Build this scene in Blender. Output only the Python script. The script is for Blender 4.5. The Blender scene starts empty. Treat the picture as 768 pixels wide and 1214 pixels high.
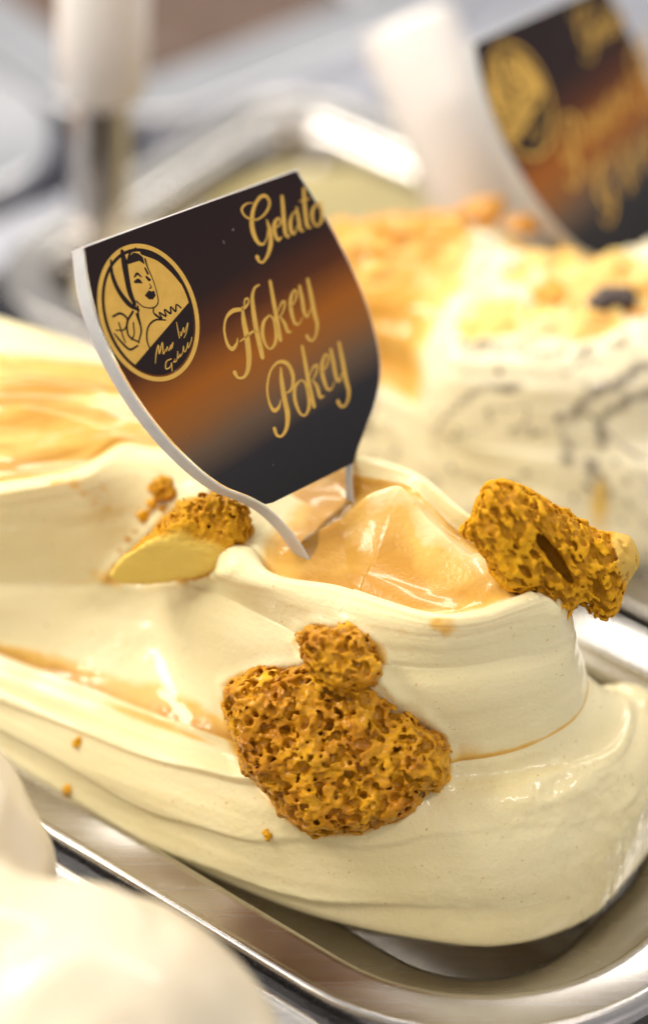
import bpy, bmesh, math, random
import numpy as np
from mathutils import Vector, Matrix
from mathutils.bvhtree import BVHTree

# ------------------------------------------------------------------ camera, light, exposure
MM = 0.001
PITCH = math.radians(39); DIST = 800.0; SCL = 4.5           # pitch, mm to the subject, photo pixels per mm there
_cp, _sp = math.cos(PITCH), math.sin(PITCH)
CAM = np.array([0, -DIST*_cp, DIST*_sp]); CR = np.array([1., 0, 0]); CU = np.array([0, _sp, _cp]); CF = np.array([0, _cp, -_sp])
FP = SCL*DIST
sc = bpy.context.scene
col = sc.collection
cd = bpy.data.cameras.new('camera'); cam = bpy.data.objects.new('camera', cd); col.objects.link(cam)
cam.location = CAM*MM; cam.rotation_euler = (math.radians(90)-PITCH, 0, 0)
cd.sensor_fit = 'HORIZONTAL'; cd.sensor_width = 24.0; cd.lens = 24.0*FP/768.0
cd.clip_start = 0.02; cd.clip_end = 50
cd.dof.use_dof = True; cd.dof.focus_distance = 0.684; cd.dof.aperture_fstop = 3.8
sc.camera = cam
sc.view_settings.view_transform = 'Standard'; sc.view_settings.look = 'None'
sc.view_settings.exposure = 0.0; sc.view_settings.gamma = 1.0; sc.view_settings.use_curve_mapping = False
sc.cycles.use_denoising = True
sc.cycles.max_bounces = 10; sc.cycles.transmission_bounces = 8; sc.cycles.transparent_max_bounces = 8

world = bpy.data.worlds.new('World'); sc.world = world; world.use_nodes = True
bg = world.node_tree.nodes['Background']; bg.inputs[0].default_value = (1.0, 0.98, 0.96, 1); bg.inputs[1].default_value = 0.61

def area(name, loc, target, size, power, colr, sy=None):
    ld = bpy.data.lights.new(name, 'AREA'); ld.energy = power; ld.color = colr
    ld.shape = 'RECTANGLE'; ld.size = size; ld.size_y = sy or size
    o = bpy.data.objects.new(name, ld); col.objects.link(o)
    o.location = Vector(loc)*MM
    d = (Vector(target)-Vector(loc)).normalized()
    o.rotation_euler = d.to_track_quat('-Z', 'Y').to_euler()
    return o
# LED strip of the display case (upper left), strip along the far edge, unseen front-right lamps added for warm fill and glints
area('case_light_strip', (-420, 66, 520), (0, -20, 20), 0.60, 5.6, (1.0, 0.92, 0.80), 0.10)
area('rear_light_strip', (160, 500, 700), (40, 0, 20), 1.0, 5.0, (1.0, 0.95, 0.86), 0.12)
for lx, ly, lz in ((330, -560, 950), (430, -500, 980), (540, -430, 1000)):
    area('front_fill_light', (lx, ly, lz), (80, -70, 20), 0.09, 1.0, (1.0, 0.88, 0.78), 0.09)

# ------------------------------------------------------------------ helpers
def P(x, y, z):
    """photo pixel + height in mm above the pan rims -> world point in mm"""
    d = CF+CR*((x-384)/FP)+CU*((607-y)/FP)
    return CAM+d*((z-CAM[2])/d[2])
def ray(x, y):
    d = CF+CR*((x-384)/FP)+CU*((607-y)/FP)
    return d/np.linalg.norm(d)
TH = math.radians(-38.8)
PA = np.array([math.cos(TH), math.sin(TH), 0]); PB = np.array([-PA[1], PA[0], 0])   # pan length / pan width
BC = -59.75; HW = 60.75                                        # centre line and half width of the main pan's opening
def ab(a, b, z=0): return PA*a+PB*b+np.array([0, 0, z])

def tag(o, label, cat, group=None):
    o['label'] = label; o['category'] = cat
    if group: o['group'] = group
    return o
def empty(name, loc=(0, 0, 0), mat=None):
    o = bpy.data.objects.new(name, None); col.objects.link(o); o.empty_display_size = 0.01
    if mat is not None: o.matrix_world = mat
    else: o.location = loc
    return o
def mesh_np(name, v, f, mats, parent=None, smooth=True, attrs=None, fmat=None):
    """v (n,3) in mm, f (m,k) int array"""
    v = np.asarray(v, np.float32)*MM; f = np.asarray(f, np.int32)
    me = bpy.data.meshes.new(name); k = f.shape[1]
    me.vertices.add(len(v)); me.vertices.foreach_set('co', v.ravel())
    me.loops.add(f.size); me.loops.foreach_set('vertex_index', f.ravel())
    me.polygons.add(len(f)); me.polygons.foreach_set('loop_start', np.arange(0, f.size, k, dtype=np.int32))
    if not isinstance(mats, (list, tuple)): mats = [mats]
    for m in mats: me.materials.append(m)
    if fmat is not None: me.polygons.foreach_set('material_index', np.asarray(fmat, np.int32))
    me.update(calc_edges=True); me.validate()
    me.polygons.foreach_set('use_smooth', np.full(len(me.polygons), smooth))
    for nm, a in (attrs or {}).items():
        at = me.attributes.new(nm, 'FLOAT', 'POINT'); at.data.foreach_set('value', np.asarray(a, np.float32))
    o = bpy.data.objects.new(name, me); col.objects.link(o)
    if parent: o.parent = parent
    return o
def poly_obj(name, polys, mat, parent=None, smooth=False):
    """list of (verts, faces) with any face size, joined in one mesh; verts in mm"""
    V = []; Fc = []
    for v, f in polys:
        o = len(V); V += [tuple(float(c)*MM for c in p) for p in v]; Fc += [tuple(i+o for i in q) for q in f]
    me = bpy.data.meshes.new(name); me.from_pydata(V, [], Fc); me.update()
    for m in (mat if isinstance(mat, (list, tuple)) else [mat]): me.materials.append(m)
    me.polygons.foreach_set('use_smooth', np.full(len(me.polygons), smooth))
    o = bpy.data.objects.new(name, me); col.objects.link(o)
    if parent: o.parent = parent
    return o

def _hash(i, j, k, seed):
    n = (i*374761393+j*668265263+k*2147483647+seed*144269) & 0xFFFFFFFF
    n = ((n ^ (n >> 13))*1274126177) & 0xFFFFFFFF
    n = ((n ^ (n >> 16))*2246822519) & 0xFFFFFFFF
    return ((n ^ (n >> 15)) & 0xFFFFFF)/float(0xFFFFFF)
def noise3(x, y, z, seed=0):
    x = np.asarray(x, float); y = np.asarray(y, float)+0*x; z = np.asarray(z, float)+0*x
    xi = np.floor(x).astype(np.int64); yi = np.floor(y).astype(np.int64); zi = np.floor(z).astype(np.int64)
    u = x-xi; v = y-yi; w = z-zi
    u = u*u*u*(u*(u*6-15)+10); v = v*v*v*(v*(v*6-15)+10); w = w*w*w*(w*(w*6-15)+10)
    r = 0
    for a in (0, 1):
        for b in (0, 1):
            for c in (0, 1):
                r = r+_hash(xi+a, yi+b, zi+c, seed)*np.where(a, u, 1-u)*np.where(b, v, 1-v)*np.where(c, w, 1-w)
    return r*2-1
def fbm(x, y, z, seed=0, oct=3):
    r = 0; a = 1.0
    for k in range(oct):
        r = r+a*noise3(x*2**k, y*2**k, z*2**k, seed+k*17); a *= 0.5
    return r
def sstep(a, b, x):
    t = np.clip((x-a)/(b-a), 0, 1); return t*t*(3-2*t)

# ------------------------------------------------------------------ materials
def mat(name):
    m = bpy.data.materials.new(name); m.use_nodes = True
    return m, m.node_tree, m.node_tree.nodes['Principled BSDF']
def setp(b, **k):
    for n, v in k.items(): b.inputs[n.replace('_', ' ')].default_value = v
def nd(nt, t, **k):
    n = nt.nodes.new(t)
    for a, v in k.items(): setattr(n, a, v)
    return n
def ramp(nt, stops):
    r = nd(nt, 'ShaderNodeValToRGB'); e = r.color_ramp.elements
    while len(e) < len(stops): e.new(0.5)
    for q, (p, c) in zip(e, stops): q.position = p; q.color = (*c, 1)
    return r
def noise(nt, scale, detail=3, rough=0.55, coord=None):
    n = nd(nt, 'ShaderNodeTexNoise'); n.inputs['Scale'].default_value = scale
    n.inputs['Detail'].default_value = detail; n.inputs['Roughness'].default_value = rough
    if coord is not None: nt.links.new(coord, n.inputs['Vector'])
    return n
def mixc(nt, fac, a, b):
    m = nd(nt, 'ShaderNodeMix', data_type='RGBA')
    for s, v in ((m.inputs[0], fac), (m.inputs[6], a), (m.inputs[7], b)):
        if hasattr(v, 'is_output'): nt.links.new(v, s)
        elif isinstance(v, (int, float)): s.default_value = v
        else: s.default_value = (*v, 1)
    return m.outputs[2]
def math_(nt, op, a, b=None, clamp=False):
    m = nd(nt, 'ShaderNodeMath', operation=op); m.use_clamp = clamp
    for s, v in zip(m.inputs, (a, b)):
        if v is None: continue
        if hasattr(v, 'is_output'): nt.links.new(v, s)
        else: s.default_value = v
    return m.outputs[0]
def maprange(nt, v, a, b, c=0., d=1.):
    m = nd(nt, 'ShaderNodeMapRange'); nt.links.new(v, m.inputs[0])
    for i, x in enumerate((a, b, c, d)): m.inputs[i+1].default_value = x
    return m.outputs[0]
def bump(nt, bsdf, h, strength, dist):
    b = nd(nt, 'ShaderNodeBump'); b.inputs['Strength'].default_value = strength; b.inputs['Distance'].default_value = dist
    nt.links.new(h, b.inputs['Height']); nt.links.new(b.outputs[0], bsdf.inputs['Normal']); return b

def gelato_mat(name, base, base2, sauce, sauce2, speck=(0.55, 0.30, 0.09), swirl=None):
    m, nt, b = mat(name)
    co = nd(nt, 'ShaderNodeTexCoord').outputs['Object']
    n1 = noise(nt, 28, 4, 0.6, co); n2 = noise(nt, 160, 3, 0.6, co); n3 = noise(nt, 900, 2, 0.5, co)
    c = mixc(nt, maprange(nt, n1.outputs[0], 0.35, 0.68), base, base2)
    sp = noise(nt, 1100, 0, 0.5, co)
    spf = math_(nt, 'MULTIPLY', maprange(nt, sp.outputs[0], 0.76, 0.84), maprange(nt, n2.outputs[0], 0.42, 0.62), True)
    c = mixc(nt, math_(nt, 'MULTIPLY', spf, 0.75), c, speck)
    if swirl:
        w = noise(nt, 26, 3, 0.5, co); w.inputs['Distortion'].default_value = 1.2
        band = math_(nt, 'ABSOLUTE', math_(nt, 'SUBTRACT', w.outputs[0], 0.5))
        bf = math_(nt, 'MULTIPLY', maprange(nt, band, 0.016, 0.002), maprange(nt, n2.outputs[0], 0.40, 0.58), True)
        c = mixc(nt, math_(nt, 'MULTIPLY', bf, 0.8), c, swirl)
        sw = nd(nt, 'ShaderNodeAttribute', attribute_name='streak').outputs['Fac']
        c = mixc(nt, math_(nt, 'MULTIPLY', math_(nt, 'MULTIPLY', sw, maprange(nt, n2.outputs[0], 0.30, 0.46)), 0.9, True), c, swirl)
        s2 = noise(nt, 260, 0, 0.5, co)
        c = mixc(nt, math_(nt, 'MULTIPLY', maprange(nt, s2.outputs[0], 0.76, 0.80), 0.85, True), c, swirl)
    at = nd(nt, 'ShaderNodeAttribute', attribute_name='sauce').outputs['Fac']
    # sauce: patchy cover, thick = deeper caramel
    a1 = math_(nt, 'ADD', at, math_(nt, 'MULTIPLY', math_(nt, 'SUBTRACT', n1.outputs[0], 0.5), 0.75))
    a2 = math_(nt, 'ADD', a1, math_(nt, 'MULTIPLY', math_(nt, 'SUBTRACT', n2.outputs[0], 0.5), 0.35))
    gate = math_(nt, 'MULTIPLY', a2, maprange(nt, at, 0.02, 0.22), True)
    thin = maprange(nt, gate, 0.26, 0.50); thick = maprange(nt, gate, 0.55, 1.0)
    c = mixc(nt, math_(nt, 'MULTIPLY', thin, 0.80), c, sauce)
    c = mixc(nt, math_(nt, 'MULTIPLY', thick, 0.8), c, sauce2)
    nt.links.new(c, b.inputs['Base Color'])
    setp(b, Subsurface_Weight=0.35, Subsurface_Scale=0.004, Specular_IOR_Level=0.4, IOR=1.40)
    b.inputs['Subsurface Radius'].default_value = (1.0, 0.7, 0.35)
    wet = nd(nt, 'ShaderNodeAttribute', attribute_name='wet').outputs['Fac']
    rg = math_(nt, 'SUBTRACT', 0.46, math_(nt, 'MULTIPLY', math_(nt, 'MAXIMUM', wet, thin), 0.22))
    nt.links.new(rg, b.inputs['Roughness'])
    nt.links.new(maprange(nt, math_(nt, 'MAXIMUM', wet, thin), 0.0, 1.0, 0.28, 0.70), b.inputs['Coat Weight'])
    setp(b, Coat_Roughness=0.08, Coat_IOR=1.42)
    n4 = noise(nt, 2600, 2, 0.6, co); pit = nd(nt, 'ShaderNodeTexVoronoi'); pit.inputs['Scale'].default_value = 420; nt.links.new(co, pit.inputs['Vector'])
    pf = math_(nt, 'MULTIPLY', maprange(nt, pit.outputs['Distance'], 0.16, 0.05), maprange(nt, n2.outputs[0], 0.55, 0.7), True)
    h = math_(nt, 'ADD', math_(nt, 'MULTIPLY', n2.outputs[0], 0.6), math_(nt, 'MULTIPLY', n3.outputs[0], 0.45))
    h = math_(nt, 'SUBTRACT', math_(nt, 'ADD', h, math_(nt, 'MULTIPLY', n4.outputs[0], 0.22)), math_(nt, 'MULTIPLY', pf, 0.35))
    bump(nt, b, h, 0.45, 0.0008)
    return m

def steel_mat(name, colr=(0.50, 0.475, 0.45), rough=0.26, grain=True):
    m, nt, b = mat(name)
    co = nd(nt, 'ShaderNodeTexCoord').outputs['Object']
    setp(b, Metallic=1.0)
    n = noise(nt, 60, 4, 0.6, co)
    c = mixc(nt, maprange(nt, n.outputs[0], 0.3, 0.7), tuple(x*0.88 for x in colr), colr)
    nt.links.new(c, b.inputs['Base Color'])
    mp = nd(nt, 'ShaderNodeMapping'); nt.links.new(co, mp.inputs[0])
    mp.inputs['Rotation'].default_value = (0, 0, -TH); mp.inputs['Scale'].default_value = (14, 900, 900)
    g = noise(nt, 1.0, 3, 0.6, mp.outputs[0])
    nt.links.new(maprange(nt, g.outputs[0], 0.25, 0.75, rough*0.88, rough*1.12), b.inputs['Roughness'])
    if grain: bump(nt, b, g.outputs[0], 0.04, 0.0002)
    return m

def plain(name, c, rough=0.5, sss=0.0, metallic=0.0, var=0.12, scale=200, coat=0.0):
    m, nt, b = mat(name)
    co = nd(nt, 'ShaderNodeTexCoord').outputs['Object']
    n = noise(nt, scale, 3, 0.6, co)
    cc = mixc(nt, maprange(nt, n.outputs[0], 0.3, 0.7), tuple(x*(1-var) for x in c), tuple(min(1, x*(1+var)) for x in c))
    nt.links.new(cc, b.inputs['Base Color'])
    setp(b, Roughness=rough, Metallic=metallic, Subsurface_Weight=sss, Subsurface_Scale=0.003, Coat_Weight=coat)
    return m

def honey_mat(name, c1, c2, c3, gloss=0.35, skin=None, pore_shade=0.28):
    m, nt, b = mat(name)
    co = nd(nt, 'ShaderNodeTexCoord').outputs['Object']
    n1 = noise(nt, 110, 4, 0.6, co); n2 = noise(nt, 520, 3, 0.6, co)
    c = mixc(nt, maprange(nt, n1.outputs[0], 0.36, 0.64), c1, c2)
    c = mixc(nt, math_(nt, 'MULTIPLY', maprange(nt, n2.outputs[0], 0.48, 0.70), 0.55), c, c3)
    sk = nd(nt, 'ShaderNodeAttribute', attribute_name='skin').outputs['Fac']
    # pores darken with depth: toffee skin tone plus shade painted into the colour
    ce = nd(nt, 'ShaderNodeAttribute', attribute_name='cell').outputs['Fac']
    c = mixc(nt, math_(nt, 'MULTIPLY', ce, pore_shade), c, tuple(x*.8 for x in c3))
    if skin: c = mixc(nt, math_(nt, 'MULTIPLY', sk, 0.9), c, skin)
    nt.links.new(c, b.inputs['Base Color'])
    setp(b, Roughness=gloss, Subsurface_Weight=0.12, Subsurface_Scale=0.0012, Coat_Weight=0.03 if gloss > .45 else 0.22, Coat_Roughness=0.10, Specular_IOR_Level=0.12)
    b.inputs['Subsurface Radius'].default_value = (1.0, 0.5, 0.12)
    bump(nt, b, n2.outputs[0], 0.4, 0.0004)
    return m

M = {}
M['gelato'] = gelato_mat('cream_gelato', (0.84, 0.74, 0.45), (0.83, 0.71, 0.39), (0.76, 0.41, 0.03), (0.50, 0.225, 0.015))
M['gelato2'] = gelato_mat('speckled_gelato', (0.82, 0.73, 0.50), (0.84, 0.77, 0.57), (0.86, 0.54, 0.08), (0.66, 0.28, 0.02), swirl=(0.09, 0.06, 0.05))
M['gelato0'] = gelato_mat('white_gelato', (0.70, 0.60, 0.44), (0.72, 0.64, 0.49), (0.75, 0.52, 0.22), (0.6, 0.35, 0.1))
M['steel'] = steel_mat('brushed_steel')
M['steel_bright'] = steel_mat('bright_steel', (0.80, 0.80, 0.83), 0.30)
M['steel_shaft'] = steel_mat('shaft_steel', (0.60, 0.57, 0.54), 0.2)
M['steel_deck'] = steel_mat('deck_steel', (0.72, 0.72, 0.78), 0.35)
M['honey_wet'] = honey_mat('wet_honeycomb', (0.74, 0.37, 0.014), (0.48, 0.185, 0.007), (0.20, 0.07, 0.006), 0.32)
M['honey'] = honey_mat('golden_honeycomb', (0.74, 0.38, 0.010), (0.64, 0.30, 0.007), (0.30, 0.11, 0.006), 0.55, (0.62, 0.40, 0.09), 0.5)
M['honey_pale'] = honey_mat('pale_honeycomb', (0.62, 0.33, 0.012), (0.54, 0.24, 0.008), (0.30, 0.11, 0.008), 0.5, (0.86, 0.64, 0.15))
M['white_plastic'] = plain('white_plastic', (0.74, 0.70, 0.67), 0.35, 0.1, var=0.03, scale=40)
M['choc'] = plain('dark_chocolate', (0.045, 0.025, 0.02), 0.35)
M['candied'] = plain('candied_orange', (0.75, 0.34, 0.03), 0.3, 0.3, coat=0.4)
M['brown_gelato'] = plain('brown_gelato', (0.10, 0.06, 0.042), 0.5, 0.2, scale=60)
M['caramel_gelato'] = plain('caramel_gelato', (0.62, 0.34, 0.12), 0.45, 0.2, scale=60)
M['gold'] = plain('gold_print', (0.60, 0.355, 0.07), 0.45, var=0.08, scale=300); M['gold'].node_tree.nodes['Principled BSDF'].inputs['Specular IOR Level'].default_value = 0.2
M['print_dark'] = plain('dark_print', (0.014, 0.007, 0.007), 0.42); M['print_dark'].node_tree.nodes['Principled BSDF'].inputs['Specular IOR Level'].default_value = 0.16
def acrylic():
    m, nt, b = mat('clear_acrylic')
    setp(b, Base_Color=(0.97, 0.98, 0.97, 1), Roughness=0.03, Transmission_Weight=1.0, IOR=1.49)
    e, nt, b = mat('frosted_acrylic_edge')
    co = nd(nt, 'ShaderNodeTexCoord').outputs['Object']; n = noise(nt, 220, 3, 0.6, co)
    nt.links.new(mixc(nt, n.outputs[0], (0.52, 0.52, 0.53), (0.72, 0.72, 0.71)), b.inputs['Base Color'])
    setp(b, Roughness=0.38, Transmission_Weight=0.25, IOR=1.49, Subsurface_Weight=0.3, Subsurface_Scale=0.004)
    return m, e
M['acrylic'], M['acrylic_edge'] = acrylic()

# ------------------------------------------------------------------ setting: case floor
fl = mesh_np('case_floor', [ab(-900, -500, -92), ab(500, -500, -92), ab(500, 900, -92), ab(-900, 900, -92)], [[0, 1, 2, 3]], M['steel_deck'], smooth=False)
fl['kind'] = 'structure'

# ------------------------------------------------------------------ steel pans
def rrect(a0, a1, hw, r, n=14):
    """rounded rectangle outline in local (a,b), points and outward normals, counter-clockwise"""
    pts = []; nor = []
    for cx, cy, s in ((a1-r, hw-r, 0), (a0+r, hw-r, 90), (a0+r, -hw+r, 180), (a1-r, -hw+r, 270)):
        for k in range(n+1):
            t = math.radians(s+90*k/n); pts.append((cx+r*math.cos(t), cy+r*math.sin(t))); nor.append((math.cos(t), math.sin(t)))
    return np.array(pts), np.array(nor)
def sweep(profile, pts, nor, fr):
    vs = []
    for d, z in profile:
        q = pts+nor*d
        vs.append(np.array([fr(x, y, z) for x, y in q]))
    n = len(pts); k = len(profile); V = np.concatenate(vs)
    i = np.arange(n); j = (i+1) % n; Fs = []
    for s in range(k-1):
        Fs.append(np.stack([s*n+i, s*n+j, (s+1)*n+j, (s+1)*n+i], 1))
    return V, np.concatenate(Fs), n
def steel_pan(label, fr, a0, a1, hw, r, depth=78, group='steel gelato pans', m='steel', fl_w=12.9):
    root = empty('gelato_pan', Vector(fr((a0+a1)/2, 0, -depth))*MM); tag(root, label, 'pan', group)
    off = np.array(root.location)/MM
    pts, nor = rrect(a0, a1, hw, r)
    w = fl_w
    flange = [(-1.3, -3.2), (-.5, -1.3), (.4, -.4), (1.4, -.05), (2.4, 0), (w-3.4, -.1), (w-2.6, .15), (w-1.6, .5), (w-.8, .35), (w-.25, -.4), (w, -1.5), (w, -6), (w-.8, -6), (w-.8, -1.6), (w-1.6, -.5), (2.4, -.9), (.6, -1.4), (-.4, -3.4)]
    V, Fq, n = sweep(flange, pts, nor, fr); mesh_np('flange', V-off, Fq, M[m], root)
    sh = min(1.0, (r-1)/31.0)
    basin = [(-.4, -3.4), (-1.3, -3.2), (-2.2, -9), (-3.4, -13), (-6, -15.5), (-10, -16.5), (-19, -17.5), (-21, -18.5), (-22, -21), (-24, -depth+8), (-26, -depth+2), (-30, -depth), (-30, -depth-.8), (-25.2, -depth+1.5), (-23.2, -depth+8), (-21.2, -21.5), (-19, -19), (-10, -17.8), (-5.5, -16.8), (-2.6, -13.5), (-1.4, -9), (-.4, -3.4)]
    basin = [(d*sh if d < -4 else d, z) for d, z in basin]
    V, Fq, n = sweep(basin, pts, nor, fr)
    o = mesh_np('basin', V-off, Fq, M[m], root)
    q = pts-nor*30*sh; fv = [fr(x, y, -depth)-off for x, y in q]
    poly_obj('floor_plate', [(fv, [tuple(range(len(fv)))])], M[m], root)
    return root
PITCH_B = 123+26+3
def frame(b0): return lambda a, b, z: ab(a, b0+b, z)
steel_pan('long steel pan filled with the honeycomb gelato, in the middle', frame(BC), -150, 151.5, HW, 50)
steel_pan('steel pan of dark speckled cream gelato behind the honeycomb gelato', frame(BC+PITCH_B), -138, 157, HW, 16)
steel_pan('steel pan of white gelato in the bottom left foreground', frame(BC-PITCH_B), -150, 157, HW, 50)

# ------------------------------------------------------------------ gelato mounds, lofted through worked ridges
def cr_spline(tk, pk, t):
    tk = np.asarray(tk, float); pk = np.asarray(pk, float); n = len(tk)
    m = np.zeros_like(pk); d = np.diff(pk, axis=0)/np.diff(tk)[:, None]
    h = np.diff(tk)
    m[1:-1] = (d[:-1]*h[1:, None]+d[1:]*h[:-1, None])/(h[:-1]+h[1:])[:, None]; m[0] = d[0]; m[-1] = d[-1]
    i = np.clip(np.searchsorted(tk, t, 'right')-1, 0, n-2)
    hh = (tk[i+1]-tk[i]); s = np.clip((t-tk[i])/hh, 0, 1)[:, None]; hh = hh[:, None]
    return ((2*s**3-3*s**2+1)*pk[i]+(s**3-2*s**2+s)*hh*m[i]+(-2*s**3+3*s**2)*pk[i+1]+(s**3-s**2)*hh*m[i+1])
def smooth2(pts, closed=False, n=8):
    p = np.array(pts, float); k = len(p)
    if closed: p = np.concatenate([p, p[:1]]);
    tk = np.arange(len(p)); t = np.linspace(0, len(p)-1, (len(p)-1)*n+1)
    if closed:
        q = np.concatenate([p[-3:-1], p, p[1:3]]); r = cr_spline(np.arange(len(q))-2., q, t); return r[:-1]
    return cr_spline(tk, p, t)
def ring(pts, t):
    """pts: (t, px, py, z) traced from the photograph with a height, or (t, a, b, z, 'ab')"""
    tk = [p[0] for p in pts]
    pk = [P(*p[1:4]) if len(p) == 4 else ab(*p[1:4]) for p in pts]
    return cr_spline(tk, pk, t)
def loft(rings, sharp, counts):
    """rings: list of (nt,3); sharp per ring 0..1; counts: samples per segment. -> (ns,nt,3), s param (ring index)"""
    R = np.array(rings); K = len(R)
    ch = np.linalg.norm(np.diff(R, axis=0), axis=2)+1e-3               # (K-1,nt)
    d = np.diff(R, axis=0)/ch[:, :, None]
    m = np.zeros_like(R); m[0] = d[0]; m[-1] = d[-1]
    m[1:-1] = (d[:-1]*ch[1:, :, None]+d[1:]*ch[:-1, :, None])/(ch[:-1]+ch[1:])[:, :, None]
    m = m*(1-np.asarray(sharp))[:, None, None]
    rows = []; sp = []
    for k in range(K-1):
        n = counts[k]
        for q in range(n+(k == K-2)):
            s = q/n; h = ch[k][:, None]
            rows.append((2*s**3-3*s**2+1)*R[k]+(s**3-2*s**2+s)*h*m[k]+(-2*s**3+3*s**2)*R[k+1]+(s**3-s**2)*h*m[k+1]); sp.append(k+s)
    return np.array(rows), np.array(sp)
def grid_faces(ns, nt, close=False):
    i, j = np.meshgrid(np.arange(ns-1), np.arange(nt if close else nt-1), indexing='ij'); j2 = (j+1) % nt
    return np.stack([i*nt+j, i*nt+j2, (i+1)*nt+j2, (i+1)*nt+j], -1).reshape(-1, 4)
def grid_normals(V):
    du = np.gradient(V, axis=1); dv = np.gradient(V, axis=0)
    n = np.cross(du, dv); return n/(np.linalg.norm(n, axis=2, keepdims=True)+1e-9)
def seg_dist(xy, line):
    """distance in plan to a polyline (k,2+), param 0..1 along, signed side"""
    best = np.full(xy.shape[:-1], 1e9); par = np.zeros(xy.shape[:-1]); side = np.zeros(xy.shape[:-1])
    L = np.asarray(line)[:, :2]; ln = np.linalg.norm(np.diff(L, axis=0), axis=1); cum = np.r_[0, np.cumsum(ln)]/ln.sum()
    for k in range(len(L)-1):
        e = L[k+1]-L[k]; w = xy-L[k]; s = np.clip((w@e)/(e@e), 0, 1)
        d = np.linalg.norm(w-s[..., None]*e, axis=-1); u = d < best
        best = np.where(u, d, best); par = np.where(u, cum[k]+s*(cum[k+1]-cum[k]), par)
        side = np.where(u, np.sign(e[0]*w[..., 1]-e[1]*w[..., 0]), side)
    return best, par, side

def sd_poly(px, py, poly):
    p = np.asarray(poly, float); d = np.full(px.shape, 1e9); s = np.ones(px.shape); n = len(p); j = n-1
    for i in range(n):
        ex, ey = p[j]-p[i]; wx = px-p[i][0]; wy = py-p[i][1]
        t = np.clip((wx*ex+wy*ey)/(ex*ex+ey*ey), 0, 1); d = np.minimum(d, (wx-ex*t)**2+(wy-ey*t)**2)
        c1 = py >= p[i][1]; c2 = py < p[j][1]; c3 = ex*wy > ey*wx
        fl = (c1 & c2 & c3) | (~c1 & ~c2 & ~c3); s = np.where(fl, -s, s); j = i
    return s*np.sqrt(d)
# ---- main mound
def mir(p):   # point of the front mirrored to the far side of the pan
    a = p@PA; b = p@PB
    return ab(a, BC+(BC-b)*.74, p[2])
nf = 1150
T = np.concatenate([np.linspace(0, 10, 1000, endpoint=False), np.linspace(10, 13.3, 180, endpoint=False), np.linspace(13.3, 17, 90)])
A_ = [(0,-90,856,-6),(1,0,906,-6),(2,100,963,-7),(3,200,1017,-8),(4,300,1062,-9),(5,400,1096,-11),(6,500,1116,-13),(7,600,1120,-14),(8,704,1084,-15),(9,776,1000,-15),(10,786,905,-15)]
C_ = [(0,-90,770,15),(1,0,806,15),(2,100,843,15.5),(3,200,875,16),(4,300,905,17),(5,400,920,19),(6,500,920,21),(7,600,914,22),(8,690,896,21),(8.5,722,884,20),(9,738,862,20),(10,722,822,20)]
D_ = [(0,-90,742,18),(1,0,776,18),(2,100,814,18),(3,200,852,18.5),(4,300,885,20),(5,400,898,22),(6,500,903,24),(7,600,893,26),(8,664,866,28),(9,692,833,29),(10,686,795,29)]
F1 = [(0,-90,705,32),(1,0,706,32),(2,100,704,32),(3,190,702,35),(4,258,722,44),(5,400,790,47),(6,505,812,46),(7,605,800,47),(8,660,785,47),(9,681,762,47),(10,668,735,46)]
F2 = [(0,-90,690,34),(1,0,692,34),(2,100,691,34),(3,190,690,36.5),(4,260,706,46),(5,400,770,50),(6,507,792,49.5),(7,608,780,50),(8,660,768,50),(9,679,748,50),(10,664,722,50)]
H_ = [(0,-90,592,60),(1,0,583,60),(2,95,563,60),(3,168,538,61),(3.4,228,560,60),(3.7,258,618,58),(4,270,662,57),(4.4,300,688,58),(5,400,707,60),(5.5,452,722,61),(6,515,737,62),(6.5,570,736,62),(7,620,720,63),(7.5,648,712,63),(8,664,722,61),(9,655,690,60),(10,612,650,61),(11,545,603,64),(12,485,560,66),(13,430,541,66),(14,330,505,63),(15,200,432,61),(16,0,405,60),(17,-90,365,60)]
def back(tab):
    out = list(tab)
    for t in (11, 12, 13, 14, 15, 16, 17):
        src = [p for p in tab if p[0] == 17-t][0]; q = mir(P(*src[1:4])); out.append((t, q@PA, q@PB, q[2], 'ab'))
    return out
rA = ring(back(A_), T); rC = ring(back(C_), T); rD = ring(back(D_), T); rF1 = ring(back(F1), T); rF2 = ring(back(F2), T); rH = ring(H_, T)
S_ = [(0,-90,480,62),(1,0,490,62.5),(2,90,478,62.5),(3,190,480,62),(4,335,585,56.5),(5,410,625,57),(6,470,645,58),(7,520,655,58.5),(8,545,650,59),(8.5,545,645,59)]
rS = ring(S_, np.minimum(T, 17-T))
def lerp(a, b, f, g): # plan lerp f, height lerp g
    r = a+(b-a)*f; r[:, 2] = a[:, 2]+(b[:, 2]-a[:, 2])*g; return r
rA0 = rA.copy(); inw = rS-rA; inw[:, 2] = 0; inw /= np.linalg.norm(inw, axis=1, keepdims=True)+1e-6
rA0 = rA+inw*5; rA0[:, 2] -= 4.5
rZ = rA+inw*12; rZ[:, 2] = -26
rB1 = lerp(rA, rC, .04, .34); rB2 = lerp(rA, rC, .28, .72); rB3 = lerp(rA, rC, .66, .95)
rE = lerp(rD, rF1, .46, .40); wl = sstep(3.2, 4.6, T)[:, None]
rE = rE*(1-wl*.5)+lerp(rD, rF1, .25, .45)*(wl*.5)
rG = lerp(rF2, rH, .30, .52); rG2 = lerp(rF2, rH, .62, .86)
hin = rS-rH; hin[:, 2] = 0; hin /= np.linalg.norm(hin, axis=1, keepdims=True)+1e-6
bowl = sstep(3.9, 4.6, T)*(1-sstep(12.8, 13.6, T))
rH2 = rH+hin*2.2; rH2[:, 2] += 0.1
rI = rH+hin*(4.6+0*bowl[:, None]); rI[:, 2] -= 0.4+3.0*bowl
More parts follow.
